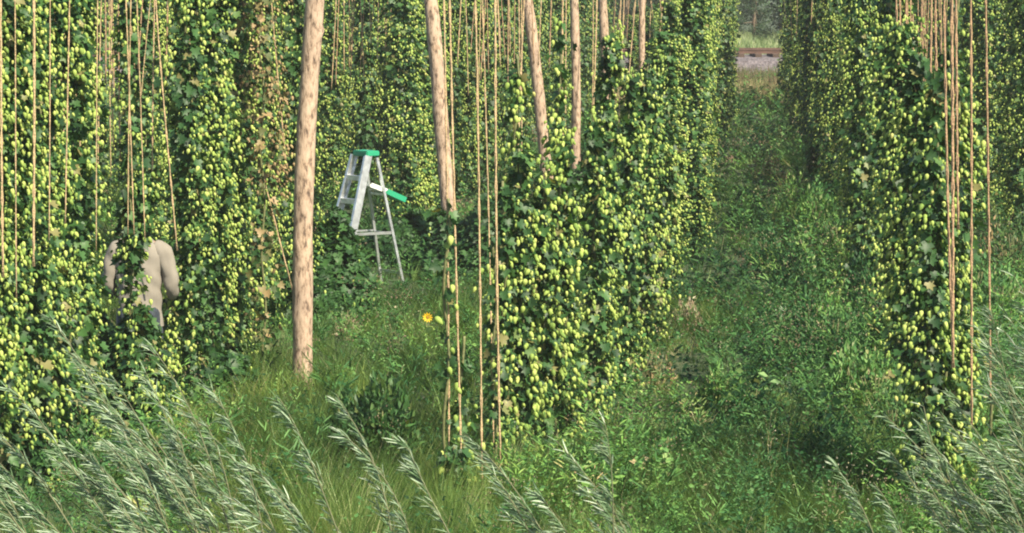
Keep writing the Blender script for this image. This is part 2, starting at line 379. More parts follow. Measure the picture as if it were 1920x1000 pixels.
near_vine(222, 838, 1.05, .20, 'leafy hop shoot rising in front of the picker\'s left hip', 174, lo=.1)
tf = make_proto(601, near=True, narm=14, cpa=6, nleaf=150, R=.13, H=.6, lo=.2)
place_vine(tf, G(246, 842)+Vector((-.02, .15, 1.50)), 0, 'tuft of hop leaves hiding the back of the picker\'s head', 1, 1)
near_vine(254, 842, 5.0, .085, 'thin sprig of hop vine hanging down the middle of the picker\'s back', 110, nleaf=520, narm=90, cpa=6, lo=.6)
near_vine(264, 836, 1.20, .30, 'low bushy hop growth covering the legs of the picker', 111, nleaf=900, narm=40, lo=.1)
near_vine(190, 830, 1.15, .20, 'low hop shoot left of the picker\'s legs', 112, nleaf=500, narm=26, lo=.1)
for i, (px, py, lab, h) in enumerate([(492,648,'hop vine directly left of the thick log pole',1), (556,608,'hop vine hidden mostly behind the thick log pole',1),
                     (392,722,'hop vine growing close behind the one right of the picker',1)]):
    place_vine(MID[i], G(px, py), rr.random()*6, lab, .95, h)
place_vine(BROWN, G(496, 700), 2.2, 'withered brown hop vine with tan cones to the left of the thick log pole')
# the row left of the aisle: nearest vines, lower than the rest
for px, py, h, R_, lab, kw in [
    (948, 884, 2.35, .12, 'slim leafy hop strand nearest the rightmost long bare string', {}),
    (982, 876, 2.60, .14, 'bushy cone laden hop vine right of the long bare strings', {}),
    (1020, 868, 2.40, .12, 'cone laden hop vine directly below the third log pole', {}),
    (1058, 856, 2.65, .12, 'bright hop vine leaning over the grass left of the dark slit in the row', {}),
    (974, 872, 3.35, .08, 'tall sprig of hop cones standing up left of the third log pole', dict(lo=1.5, nleaf=170, narm=54, cpa=6)),
    (1040, 862, 3.60, .07, 'tall sprig of hop cones just left of the slim straight pole', dict(lo=1.5, nleaf=240, narm=60, cpa=7)),
    (1119, 800, 2.75, .12, 'slim hop vine directly right of the slim straight pole', {}),
    (1140, 778, 3.45, .13, 'taller hop vine with hanging cones, second to the right of the slim straight pole', {}),
    (1174, 738, 3.05, .12, 'hop vine below the short looking grey brown pole', {}),
    (1203, 700, 3.15, .13, 'leafy hop vine below the thin grey pole', {}),
    (1226, 655, 2.95, .13, 'leafy hop vine below and right of the thin grey pole', {}),
    (1246, 612, 3.2, .15, 'hop vine where the nearer low part of the aisle row ends', {})]:
    a = dict(lo=.3, csz=.050 if px < 1100 else .045); a.update(kw); near_vine(px, py, h, R_, lab, int(1200+px), **a)
def row(pts, hts, name, start, step=1.05, skip=0.14, hz=1.0, sx=1.0, ylim=None, far_from=14):
    """pts: world (x, y) polyline; evenly spaced vines along it"""
    n = 0; seg = 0; carry = 0; out = []
    for (x0, y0), (x1, y1) in zip(pts, pts[1:]):
        L_ = math.hypot(x1-x0, y1-y0); t = carry
        while t < L_:
            f = t/L_; out.append((x0+(x1-x0)*f, y0+(y1-y0)*f)); t += step
        carry = t-L_
    k = start
    for (x, y) in out:
        if rr.random() < skip: continue
        ht = hts[min(k-start, len(hts)-1)] if hts else 1
        if k < far_from: lab = '%s hop vine from the near end of %s' % (ORD[min(k, 13)], name)
        else: lab = 'small distant hop vine in the far part of %s' % name
        place_vine(rr.choice(LEAFY if y < 48 else LEAFYF) if rr.random() < .17 else rr.choice(MID) if y < 48 else rr.choice(FAR), (x+rr.uniform(-.20,.20), y+rr.uniform(-.35,.35), 0), rr.random()*6, lab, sx*rr.uniform(.70, 1.22),
                   ht*hz*rr.uniform(.93, 1.05), (rr.uniform(-.01,.01), rr.uniform(-.015,.015)), group='hop vines of '+name)
        k += 1
def gp(*l): return [tuple(G(px, py)[:2]) for px, py in l]
row(gp((1256,560),(1262,525),(1284,420),(1324,300),(1345,238),(1357,196)), [.68,.74,.80,.9,1], 'the row left of the grassy aisle', 6, hz=1.0, sx=.95, far_from=14)
row(gp((1655,640),(1640,560),(1600,450),(1555,350),(1515,280),(1492,230),(1484,196)), None, 'the row right of the grassy aisle', 1, hz=1.0, sx=.95)
def vx(X, Y): return (X + 480*Y/F, Y)
row([vx(-8.5, 24.5), vx(-8.3, 30), vx(-7.7, 44), vx(-7.2, 85)], None, 'the row behind the ladder', 0, step=1.0, sx=1.1)
row([vx(-5.4, 40), vx(-5.2, 86)], None, 'the row behind the leaning poles', 0, step=1.05)
row([vx(-3.5, 71), vx(-3.4, 86)], None, 'the low row behind the slim pole', 0, step=1.1, hz=.6)
row([vx(3.75, 31.5), vx(3.5, 86)], None, 'the row right of the string bundles', 0, step=1.1, sx=1.05)
row([vx(6.4, 48), vx(6.2, 86)], None, 'the second row right of the aisle', 0, step=1.3)
row([vx(-11.2, 36), vx(-10.4, 86)], None, 'the hindmost row on the left', 0, step=1.3)
for px, py, h, R_, lab, kw in [
    (1734, 985, 3.30, .15, 'tall narrow hop vine in the right foreground beneath the bundle of strings', {}),
    (1768, 975, 3.45, .14, 'hop vine in the right foreground under the thickest hanging string', {}),
    (1798, 966, 3.25, .10, 'slim hop vine with large sunlit cones just right of the thickest string', dict(csz=.052)),
    (1780, 972, 4.30, .06, 'topmost sprig of cones among the bundle of strings on the right', dict(lo=2.6, nleaf=90, narm=26, cpa=5)),
    (1712, 860, 3.35, .20, 'leafy hop vine right behind the narrow vine of the right foreground', dict(lo=.9)),
    (1688, 775, 3.55, .21, 'shaded hop vine under the two thick strings of the left bundle', dict(lo=1.0)),
    (1668, 700, 4.6, .22, 'shaded tall hop vine left of the bundles of strings', dict(lo=1.0))]:
    a = dict(lo=.5); a.update(kw); near_vine(px, py, h, R_, lab, int(1400+px), **a)
near_vine(1858, 1020, 1.05, .07, 'thin stalk of cones on the last string at the right', 143, lo=.2, nleaf=50, narm=9, cpa=5)
near_vine(868, 950, 1.30, .08, 'thin vine of scattered cones climbing the second long string', 144, lo=.15, nleaf=60, narm=16, cpa=5, csz=.058)
near_vine(836, 960, 2.35, .06, 'thin vine of scattered cones on the leftmost of the long strings', 145, lo=.15, nleaf=60, narm=14, cpa=3, csz=.058)
near_vine(926, 925, 2.0, .07, 'sparse vine tip between the long strings and the bushy cone laden vine', 146, lo=.2, nleaf=90, narm=14, cpa=4)
near_vine(850, 975, .55, .16, 'low hop shoots at the feet of the long bare strings', 147, lo=.1, nleaf=160, narm=8, cpa=4)
# ------------------------------------------------------------------ bare strings
def string(xt, xb, yb, Y, r, label, group='bare strings hanging from the trellis', mat='string', mid=None):
    a = P(xb, yb, Y); b = P(xt, 0, Y); d = b-a; top = a + d*((5.35-a.z)/d.z)
    n = 26; pts1 = []; pts2 = []; sag = (mid if mid is not None else rr.uniform(-.02, .02))
    o = bpy.data.objects.new('x', None)
    for i in range(n+1):
        t = i/n; p = a.lerp(top, t) - a + Vector((sag*math.sin(t*PI) + .0012*math.sin(t*9+xt), 0, 0)); th = t*60
        q = Vector((math.cos(th), math.sin(th), 0))*r*.55; pts1.append(p+q); pts2.append(p-q)
    bpy.data.objects.remove(o)
    m_ = MB().tube(pts1, r*.62, 5).tube(pts2, r*.62, 5).build('hanging_string', M[mat]); m_.location = a
    tag(m_, label, 'string', group)
LF = [(4,6,520,.016,'thick string at the very left edge of the picture'),(29,31,560,.008,'thin string between the two thick strings on the far left'),
      (61,63,500,.018,'thick pale string second from the left edge'),(94,92,450,.008,'thin string right of the second thick string on the left'),
      (128,122,420,.010,'string halfway between the second thick string and the picker'),(184,180,470,.008,'string left of the picker\'s shoulder'),
      (234,251,440,.010,'left string of the tangle above the picker'),(249,240,440,.009,'second string of the tangle above the picker, crossing left'),
      (256,272,450,.009,'third string of the tangle above the picker'),(279,262,200,.007,'short string joining the tangle above the picker from the right'),
      (296,332,470,.013,'string slanting down to the right beside the picker')]
for xt, xb, yb, r, lab in LF: string(xt, xb, yb, rowY(xb, -5.3)-.75, r*.62, lab)
string(425, 549, 545, 27.6, .009, 'long string slanting down behind the thick log pole', mid=-.05)
string(512, 536, 300, 27.0, .007, 'thin string between the withered vine and the thick pole')
string(150, 152, 380, 26, .007, 'faint string behind the halfway string on the left')
string(205, 208, 330, 26, .006, 'faint string left of the tangle above the picker')
Yn = G(880, 960).y
for xt, xb, yb, r, lab, dy in [(829,842,935,.009,'leftmost of the long bare strings in the centre foreground',0),(846,868,945,.010,'second long string in the centre foreground, carrying cones low down',0),
      (888,904,955,.010,'third long string in the centre foreground, fully bare',.2),(903,928,935,.007,'thin dull string behind the third long string',1.2),
      (932,938,880,.011,'rightmost long bare string beside the bushy hop vine',.5)]:
    string(xt, xb, yb, Yn+dy, r*.95, lab)
for i, (xt, xb, yb, s_, r, lab) in enumerate([(982,970,305,215,.010,'string crossing the sprigs in front of the third pole'),(976,978,330,205,.007,'thin string beside the third pole'),
      (1058,1056,290,205,.011,'doubled string left of the slim straight pole'),(1063,1060,240,190,.007,'thin string right against the slim straight pole'),
      (1117,1112,230,180,.011,'string right of the slim straight pole'),(1112,1110,260,180,.007,'thin string just right of the slim straight pole'),
      (1162,1155,200,150,.010,'string left of the short grey pole'),(1168,1160,240,150,.010,'long string between the two rear poles'),(1192,1173,215,160,.009,'string slanting left in front of the rear grey pole'),
      (1222,1218,80,120,.010,'short string right of the rear grey pole'),(1243,1236,70,110,.012,'string left of the pale far post'),(1150,1146,100,110,.010,'short string between the rear poles'),
      (1262,1260,70,110,.008,'thin string by the pale far post')]):
    string(xt, xb, yb, F/s_, r*.9, lab)
for xt, xb, yb, s_, r, lab in [(1680,1689,310,190,.013,'left thick string of the bundle above the right foreground vine'),(1685,1691,430,190,.011,'second string of the left bundle on the right'),
      (1696,1698,320,190,.014,'pale string right of the left bundle'),(1702,1705,250,190,.007,'thin string following the pale one'),(1708,1709,240,190,.007,'thin string third from the pale one'),
      (1726,1724,210,180,.007,'thin string left of the dark gap on the right'),(1733,1733,230,200,.008,'string beside the dark gap on the right'),(1738,1736,210,200,.006,'faint string beside the dark gap'),
      (1745,1744,275,250,.010,'dark brown string in the gap above the right vine'),(1757,1758,215,250,.012,'string just right of the dark gap'),(1768,1768,240,210,.008,'thin string left of the thickest right string'),
      (1775,1786,650,272,.011,'long string running down the sunlit right vine'),(1782,1787,690,275,.014,'thickest string running down the sunlit right vine'),
      (1795,1797,430,270,.011,'string right against the thickest right string'),(1819,1822,805,262,.011,'long bare string right of the sunlit vine'),
      (1847,1858,850,262,.010,'last long string near the right edge, cones at its foot'),(1638,1636,160,150,.010,'short string above the shaded vines on the right'),
      (1612,1611,90,130,.010,'faint string at the top right of the aisle row'),(1600,1601,90,120,.008,'second faint string over the aisle row')]:
    string(xt, xb, yb, F/s_, r*.95, lab, mat='string2')
# clusters of bare strings far off, along the tops of the rear rows
k = 0
for (a, b, n, s_, yb) in [(622, 745, 15, 120, 130), (860, 980, 8, 110, 150), (330, 460, 6, 135, 150), (10, 230, 10, 150, 260), (1135, 1300, 14, 82, 70), (1460, 1660, 12, 95, 95), (1690,1800,12,125,170), (60, 330, 12, 178, 260), (340, 560, 8, 165, 120), (860, 1060, 8, 150, 130)]:
    for i in range(n):
        x = a + (b-a)*(i+rr.random())/n
        string(x, x+rr.uniform(-8, 8), yb*rr.uniform(.45, 1.3), F/s_, .009, 'thin distant string among the vine tops' , 'thin distant strings among the vine tops', 'string2' if i % 2 else 'string')
# ------------------------------------------------------------------ log poles
def pole(xb, yb, xt, rb, label, seed, bend=0, top=5.6, knots=()):
    a = G(xb, yb); b = P(xt, 0, a.y + rr.uniform(-.05, .05)); d = (b-a); tp = d*((top-a.z)/d.z)
    rg = np.random.default_rng(seed); nf = noise1(rg, 6); n = 28; m_ = 90; V = []; F_ = []
    for i in range(m_+1):
        t = i/m_; c = tp*t + Vector((bend*math.sin(t*PI*1.3) + .012*math.sin(t*9+seed), .01*math.sin(t*7), 0)); c.z -= .25*(1-t)
        R = rb*(1.06-.16*t)*(1+.03*math.sin(t*31+seed))
        for k in range(n):
            th = 2*PI*k/n; r = R*(1+.035*float(nf(th, t*14)) + rg.normal(0, .008))
            for (kz, kth, ks) in knots:
                dd = ((t*top-kz)/.05)**2 + (math.atan2(math.sin(th-kth), math.cos(th-kth))/.35)**2; r += rb*ks*math.exp(-dd)
            V.append((c.x+r*math.cos(th), c.y+r*math.sin(th), c.z))
    for i in range(m_):
        for k in range(n): A = i*n+k; B = i*n+(k+1) % n; F_.append((A, B, B+n, A+n))
    V.append(tuple(tp)); c_ = len(V)-1
    V = np.array(V); tri = np.array([(m_*n+k, m_*n+(k+1) % n, c_) for k in range(n)])
    o = link('log_pole', mesh_np('log_pole', V, [np.array(F_), tri], M['log'], smooth=True)); o.location = a
    tag(o, label, 'pole', 'log poles holding up the hop trellis'); return o
pole(563, 735, 591, .093, 'thick peeled log pole standing alone in the grass, nearest of all', 1, bend=-.035, knots=[(3.55, -.5, .35), (2.7, PI, .12), (1.6, -2.2, .12), (.95, -2.6, .14)])
pole(853, 500, 806, .100, 'leaning log pole right of the stepladder with peeling grey bark', 2, bend=.02, knots=[(2.4, -1.2, .1)])
pole(1036, 392, 988, .098, 'leaning log pole half hidden behind hop sprigs left of the slim straight pole', 3, bend=.02)
pole(1082, 375, 1077, .082, 'slim straight reddish log pole with a leafy collar', 4)
pole(1140, 262, 1131, .110, 'short looking grey brown pole behind the hop tops', 5)
pole(1198, 252, 1204, .080, 'thin grey pole rising behind the hop tops near the aisle', 6, bend=.02)
pole(1272, 190, 1271, .085, 'faint pale pole far back next to the aisle', 7)
pole(1886, 395, 1880, .085, 'pale pole among the dark vines at the right edge', 8)
lf = make_proto(600, near=True, narm=10, cpa=4, nleaf=110, R=.17, H=.55, lo=.2)
place_vine(lf, G(1082, 372)+Vector((0, -.12, .62)), 0, 'tuft of hop leaves wrapped round the slim straight pole', .8, .7)
# ------------------------------------------------------------------ cut vines heaped round the ladder
def heap(cx, cy, rx, ry, h, n, seed, lsz=.11, ncone=60):
    rg = np.random.default_rng(seed); nf = noise1(rg)
    th = rg.random(n)*2*PI; q = np.sqrt(rg.random(n)); lump = 1+.25*nf(th, q*2)
    x = rx*q*np.cos(th)*lump; y = ry*q*np.sin(th)*lump
    z = h*(1-q**2.2)*(.75+.3*np.sin(x*5+seed)*np.sin(y*4))*np.clip(1-.2*rg.random(n)**2*3, .2, 1)+.03
    pos = np.stack([x, y, np.maximum(z, .02)], 1); out = unit(np.stack([x/rx, y/ry, np.full(n, .7)], 1))
    tip = np.stack([rg.normal(0, .6, n)-.1, rg.normal(-.3, .5, n), rg.normal(-.45, .3, n)], 1)
    sz = lsz*(.5+.8*rg.random(n)); V, Fa = scatter(LEAF_T, LEAF_F, pos, tip, out+rg.normal(0, .35, (n, 3)), sz, sz)
    a = (V, Fa, np.repeat(np.clip(rg.random(n), 0, 1)*.8, len(LEAF_T)))
    idx = rg.integers(0, n, max(1, ncone)); p = pos[idx]+out[idx]*.03; s_ = np.full(len(idx), .05)
    V, Fa = scatter(CONE_T, CONE_F, p, np.tile([0, 0, -1.], (len(idx), 1))+rg.normal(0, .3, (len(idx), 3)), rg.normal(0, 1, (len(idx), 3)), s_*.6, s_, s_*.6)
    return a, (V, Fa, np.repeat(rg.random(len(idx)), len(CONE_T)))
def mound(px, py, rx, ry, h, n, seed, label, name='cut_vine_heap', cat='vine heap', nc=60, mat='leaf', lsz=.11):
    g = G(px, py); a, c = heap(0, 0, rx, ry, h, n, seed, lsz, nc); e = empty(name, g); tag(e, label, cat)
    link('leaves', mesh_np('leaves', a[0], a[1], M[mat], a[2]), e)
    if nc: tag(link('cones', mesh_np('cones', c[0], c[1], M['cone'], c[2], smooth=True), e), kind='stuff')
    return e
mound(622, 600, .56, .9, 1.35, 3600, 1, 'tall heap of leafy hop vines against the thick pole, hiding the ladder feet', nc=130)
mound(672, 590, .30, .4, .30, 900, 2, 'low heap of dark hop leaves in front of the ladder', nc=40)
mound(838, 510, .42, 1.0, 1.00, 2000, 3, 'leafy bank of hop growth between the ladder and the leaning pole', nc=60)
mound(765, 492, .75, .6, .80, 2400, 7, 'leafy bank of cut vines just behind the ladder feet', nc=30)
mound(590, 540, .6, .7, .9, 1700, 8, 'leafy heap showing beside the left edge of the front ladder rails', nc=60)
mound(905, 520, .55, 1.2, 1.15, 2000, 4, 'leafy clump right of the leaning pole behind the long strings', nc=70)
mound(1085, 392, .5, .8, .75, 1300, 5, 'leafy clump at the foot of the slim straight pole', nc=50)
mound(425, 745, .35, .5, .55, 900, 6, 'dark leafy clump at the foot of the left hop wall', nc=20)
# ------------------------------------------------------------------ stepladder
def ladder():
    g = G(688, 545); e = empty('stepladder', g + Vector((0, 0, .02)), math.radians(38))
    tag(e, 'aluminium stepladder with a green cap standing open among the hop vines', 'ladder')
    H = 1.70; fx = -.58; rx = .40
    def fr(y): return Vector((fx, y*.27, 0)), Vector((-.075, y*.16, H))
    def re(y): return Vector((rx, y*.25, 0)), Vector((.075, y*.13, H-.03))
    for y in (-1, 1):
        a, b = fr(y); q = MB(); q.bar(a, b, .016, .10, (1, 0, 0)); d = (b-a).normalized()
        for s_ in (-1, 1): q.bar(a+Vector((s_*.049, -y*.014, 0)), b+Vector((s_*.049, -y*.014, 0)), .040, .008, (1, 0, 0))
        o = q.build('front_rail', M['alu'], e, smooth=False); link('foot', MB().box(a+Vector((0, 0, .015)), (.11, .05, .05)).mesh('foot', M['rubber'], False), o)
        a, b = re(y); q = MB(); q.bar(a, b, .028, .034, (1, 0, 0)); o = q.build('rear_leg', M['alu'], e, smooth=False)
        link('foot', MB().box(a+Vector((0, 0, .015)), (.06, .05, .04)).mesh('foot', M['rubber'], False), o)
    for k in range(5):
        t = (k+1)/6*1.02; p = fr(-1)[0].lerp(fr(-1)[1], t); r = fr(1)[0].lerp(fr(1)[1], t)
        q = MB(); q.bar(p, r, .09, .008); q.bar(p+Vector((-.047, 0, -.025)), r+Vector((-.047, 0, -.025)), .006, .06)
        q.build('step', M['alu'], e, smooth=False)
    for t in (.12, .42, .72):
        p = re(-1)[0].lerp(re(-1)[1], t); r = re(1)[0].lerp(re(1)[1], t); MB().bar(p, r, .012, .03).build('rear_brace', M['alu'], e, smooth=False)
    for y in (-1, 1):
        p = fr(y)[0].lerp(fr(y)[1], .43); r = re(y)[0].lerp(re(y)[1], .43)
        if y == -1: MB().bar(p, r, .012, .035).build('spreader', M['alu'], e, smooth=False)
        else: MB().bar(p, r, .012, .022).build('spreader', M['alu'], e, smooth=False)
    MB().box((0, 0, H+.025), (.20, .32, .07)).build('cap', M['green'], e, smooth=False, bevel=.012)
    a = Vector((-.02, 0, 1.33)); b = Vector((.20, -.02, 1.24)); c = Vector((.47, -.05, 1.12))
    q = MB(); q.bar(a, b, .26, .035); q.bar(a+Vector((0, -.13, 0)), b+Vector((.02, -.13, 0)), .02, .06); s_ = q.build('shelf', M['tray'], e, smooth=False, bevel=.004)
    q = MB(); q.bar(b+Vector((.003, 0, 0)), c, .28, .04); q.bar(b+Vector((.003, -.15, .0)), c+Vector((0, -.15, 0)), .02, .07); link('shelf_tray', q.mesh('shelf_tray', M['green'], False, .004), s_)
ladder()
# ------------------------------------------------------------------ the picker
def skinmesh(name, verts, edges, rad, mat, levels=2, wrinkle=0, root=0):
    me = bpy.data.meshes.new(name); me.from_pydata(verts, edges, []); o = link(name, me)
    s_ = o.modifiers.new('s', 'SKIN'); s_.use_smooth_shade = True
    for i, v in enumerate(me.skin_vertices[0].data):
        r = rad[i]; v.radius = r if isinstance(r, tuple) else (r, r); v.use_root = (i == root)
    u = o.modifiers.new('u', 'SUBSURF'); u.levels = levels; u.render_levels = levels
    bpy.context.view_layer.update(); dg = bpy.context.evaluated_depsgraph_get()
    m2 = bpy.data.meshes.new_from_object(o.evaluated_get(dg)); bpy.data.objects.remove(o); m2.materials.clear(); m2.materials.append(mat)
    if wrinkle:
        for v in m2.vertices:
            c = v.co; n = v.normal
            wv = math.sin(c.z*38+c.x*26)*.5 + math.sin(c.z*17-c.x*31+1)*.6 + math.sin(c.z*60+c.y*30)*.25
            v.co = c + n*wrinkle*wv
    return m2
def person():
    g = P(262, 600, F/211.0); g.z = 0
    e = empty('person', g, math.radians(-6))
    e.scale = (1.04, 1.04, 1.085)
    tag(e, 'person in a beige shirt and dark trousers seen from behind, picking among the hop vines', 'person')
    # local: facing +Y (away from camera), x right
    V = [(0,0,.95),(0,.0,1.12),(0,.03,1.30),(0,.03,1.43),(0,.05,1.52),(0,.08,1.60),(0,.09,1.69),(0,.08,1.76)]
    E = [(i, i+1) for i in range(7)]; R = [(.12,.11),(.11,.10),(.125,.11),(.11,.08),(.055,.058),(.072,.085),(.078,.098),(.055,.07)]
    def add(p, frm, r): V.append(p); R.append(r); E.append((frm, len(V)-1)); return len(V)-1
    for s_ in (-1, 1):
        a = add((s_*.17,.03,1.44), 3, .060); b = add((s_*.235,.02,1.38), a, .052); c = add((s_*.275,.02,1.13), b, .043)
        d = add((s_*.25,.22,1.02), c, .034); w_ = add((s_*.23,.29,1.03), d, (.028,.036)); pm = add((s_*.22,.36,1.04), w_, (.022,.042))
        for j in range(4):
            f1 = add((s_*(.19+.022*j),.40,1.05), pm, .0095); f2 = add((s_*(.19+.023*j),.43-.004*j,1.04), f1, .0085); add((s_*(.19+.023*j),.44-.005*j,1.015), f2, .0075)
        t1 = add((s_*.185,.335,1.06), w_, .011); add((s_*.165,.37,1.065), t1, .009)
        h = add((s_*.10,0,.90), 0, .105); k = add((s_*.12,.02,.50), h, .062); an = add((s_*.12,-.01,.10), k, .042); add((s_*.13,.13,.04), an, .035)
    link('body', skinmesh('body', V, E, R, M['skin'], 2), e)
    # shirt: torso, short loose sleeves
    q = MB(); prof = [(.79,.195,.15),(.95,.19,.15),(1.10,.195,.145),(1.28,.215,.14),(1.38,.215,.13),(1.45,.19,.115),(1.49,.15,.10),(1.53,.085,.085),(1.545,.072,.075)]
    zs = np.linspace(.79, 1.545, 38); hw = np.interp(zs, [a[0] for a in prof], [a[1] for a in prof]); hd = np.interp(zs, [a[0] for a in prof], [a[2] for a in prof]); prev = None
    for z_, a_, b_ in zip(zs, hw, hd):
        ring = [q.bm.verts.new((a_*math.cos(2*PI*k/36), .02+b_*math.sin(2*PI*k/36), z_)) for k in range(36)]
        if prev:
            for k in range(36): q.bm.faces.new((prev[k], prev[(k+1) % 36], ring[(k+1) % 36], ring[k]))
        prev = ring
    for s_ in (-1, 1):
        sl = [(.12,.03,1.455,.068),(.215,.025,1.395,.078),(.245,.02,1.30,.072),(.268,.02,1.15,.062),(.262,.08,1.07,.056),(.255,.16,1.04,.050)]
        P_ = [Vector(a[:3]) for a in sl]; pp = []; rr2 = []
        for a_ in range(5):
            for t_ in range(5): pp.append(P_[a_].lerp(P_[a_+1], t_/5)); rr2.append(sl[a_][3]+(sl[a_+1][3]-sl[a_][3])*t_/5)
        q.tube([Vector((s_*v.x, v.y, v.z)) for v in pp], rr2, 18)
    bmesh.ops.recalc_face_normals(q.bm, faces=q.bm.faces); q.bm.normal_update()
    for v in q.bm.verts:
        c = v.co; wv = abs(math.sin(c.z*17+c.x*19+.6*math.sin(c.z*11)))*1.3+math.sin(c.z*9-c.x*31+1)*.7+abs(math.sin(c.x*38+c.z*7))*.8; v.co = c+v.normal*.010*(wv-1.2)
    q.build('shirt', M['shirt'], e)
    V = [(0,0,1.0),(0,0,.86)]; E = [(0,1)]; R = [(.175,.175),(.18,.18)]
    for s_ in (-1, 1):
        a = add((s_*.10,0,.82), 1, .12); k = add((s_*.125,.02,.50), a, .085); add((s_*.125,0,.10), k, .072)
    link('trousers', skinmesh('trousers', V, E, R, M['trousers'], 2, .004), e)
    V = [(0,.04,1.58),(0,.045,1.66),(0,.06,1.74),(0,.09,1.785)]; E = [(0,1),(1,2),(2,3)]; R = [(.062,.06),(.082,.085),(.084,.098),(.06,.075)]
    link('hair', skinmesh('hair', V, E, R, M['hair'], 2, .003), e)
    f = MB()
    for s_ in (-1, 1): f.ball((s_*.03,.172,1.685), .012, 8)
    f.build('eyes', M['rubber'], e); MB().tube([(0,.165,1.69),(0,.198,1.655),(0,.17,1.645)], [.010,.016,.010], 8).build('nose', M['skin'], e)
    MB().tube([(-.025,.165,1.615),(0,.178,1.613),(.025,.165,1.615)], .006, 6).build('mouth', M['hair'], e)
    for s_ in (-1, 1):
        MB().ball((s_*.082,.075,1.675), .03, 10, (.35,.7,1)).build('ear', M['skin'], e)
        MB().ball((s_*.13,.06,.055), .07, 12, (.75,1.9,.75)).build('boot', M['boot'], e)
person()
# ------------------------------------------------------------------ sunflower like bloom
def bloom():
    g = G(803, 655); c = P(802, 595, g.y)-g; e = empty('yellow_flower', g); tag(e, 'single yellow daisy like flower on a thin stem in the open grass', 'flower')
    MB().tube([(0,0,0),(.02,0,c.z*.5),c], .005, 5).build('stem', M['vstem'], e)
    V = []; Fc = []; n = 11
    for k in range(n):
        a = 2*PI*k/n; d = Vector((math.cos(a), -.15, math.sin(a))); s_ = Vector((-math.sin(a), 0, math.cos(a))); i = len(V)
        for p in (d*.012, d*.035+s_*.0085, d*.060+Vector((0,-.006,0)), d*.035-s_*.0085): V.append(tuple(p+c+Vector((0,-.015,0))))
        Fc.append((i, i+1, i+2, i+3))
    link('petals', mesh_np('petals', V, [np.array(Fc)], M['petal']), e)
    MB().ball(c+Vector((0,-.020,0)), .012, 10, (1,.5,1)).build('disc', M['disc'], e)
bloom()
# ------------------------------------------------------------------ grass, weeds, heads: ground cover nobody could count
def sample(n, y0=165, y1=1130, x0=-260, x1=2180, pw=1.0):
    py = y0 + (y1-y0)*rng.random(n)**pw; px = x0 + (x1-x0)*rng.random(n)
    x = (px-960)/F; y = -(py-500)/F; dy = cp+y*sp; dz = -sp+y*cp; t = -CAMH/dz
    return np.stack([x*t, dy*t, np.zeros(n)], 1), px, py
def pnoise(x, y, sc, seed):
    rg = np.random.default_rng(seed); v = 0
    for i in range(7):
        a = rg.random()*PI; k = sc*(.5+rg.random()*1.6); v = v+np.sin((x*math.cos(a)+y*math.sin(a)*.6)*k+rg.random()*6)
    return v/7*1.7
def shadey(px, py): return (px > 1380) & (py < 860)
def grass():
    nt_ = 26000; per = 15; c, px, py = sample(nt_)
    pn = pnoise(c[:, 0], c[:, 1], 1.6, 3); pn2 = pnoise(c[:, 0], c[:, 1], 5, 4)
    keep = rng.random(nt_) < np.clip(.75+.6*pn, .3, 1); c, pn, pn2, px, py = [a[keep] for a in (c, pn, pn2, px, py)]; nt_ = len(c)
    hh = np.clip(.17+.14*pn+.10*pn2+.22*rng.random(nt_)**2+.10*(py > 880)+.10*((px > 450) & (px < 900) & (py > 560)), .07, .8); col = np.clip(.38+.30*pn2+.20*rng.normal(0, 1, nt_), 0, .88); col[rng.random(nt_) < .07] = .97
    lean = rng.normal(-.22, .18, nt_); I = np.repeat(np.arange(nt_), per); n = len(I); a = rng.random(n)*2*PI; r = np.abs(rng.normal(0, 1, n))
    sp_ = np.maximum(.02, c[I, 1]*.0014); pos = c[I]+np.stack([np.cos(a)*r*sp_, np.sin(a)*r*sp_*1.5, np.zeros(n)], 1)
    tip = np.stack([np.cos(a)*.42+lean[I]+rng.normal(0, .12, n), np.sin(a)*.42, np.ones(n)], 1); nrm = np.stack([np.cos(a)+rng.normal(0, .3, n), np.sin(a)-.8, np.full(n, .3)], 1)
    h = hh[I]*(.5+.7*rng.random(n)); wd = np.maximum(.0045, pos[:, 1]*.00024)*(.6+.8*rng.random(n)); V, Fa = scatter(BLADE_T, BLADE_F, pos, tip, nrm, wd, h, h)
    rr_ = np.clip(col[I]+rng.normal(0, .08, n), 0, 1)
    tag(link('grass', mesh_np('grass', V, Fa, M['grass'], np.repeat(rr_, 5))), 'long rough green grass leaning in the wind between the hop rows', 'grass', kind='stuff')
WP = {}
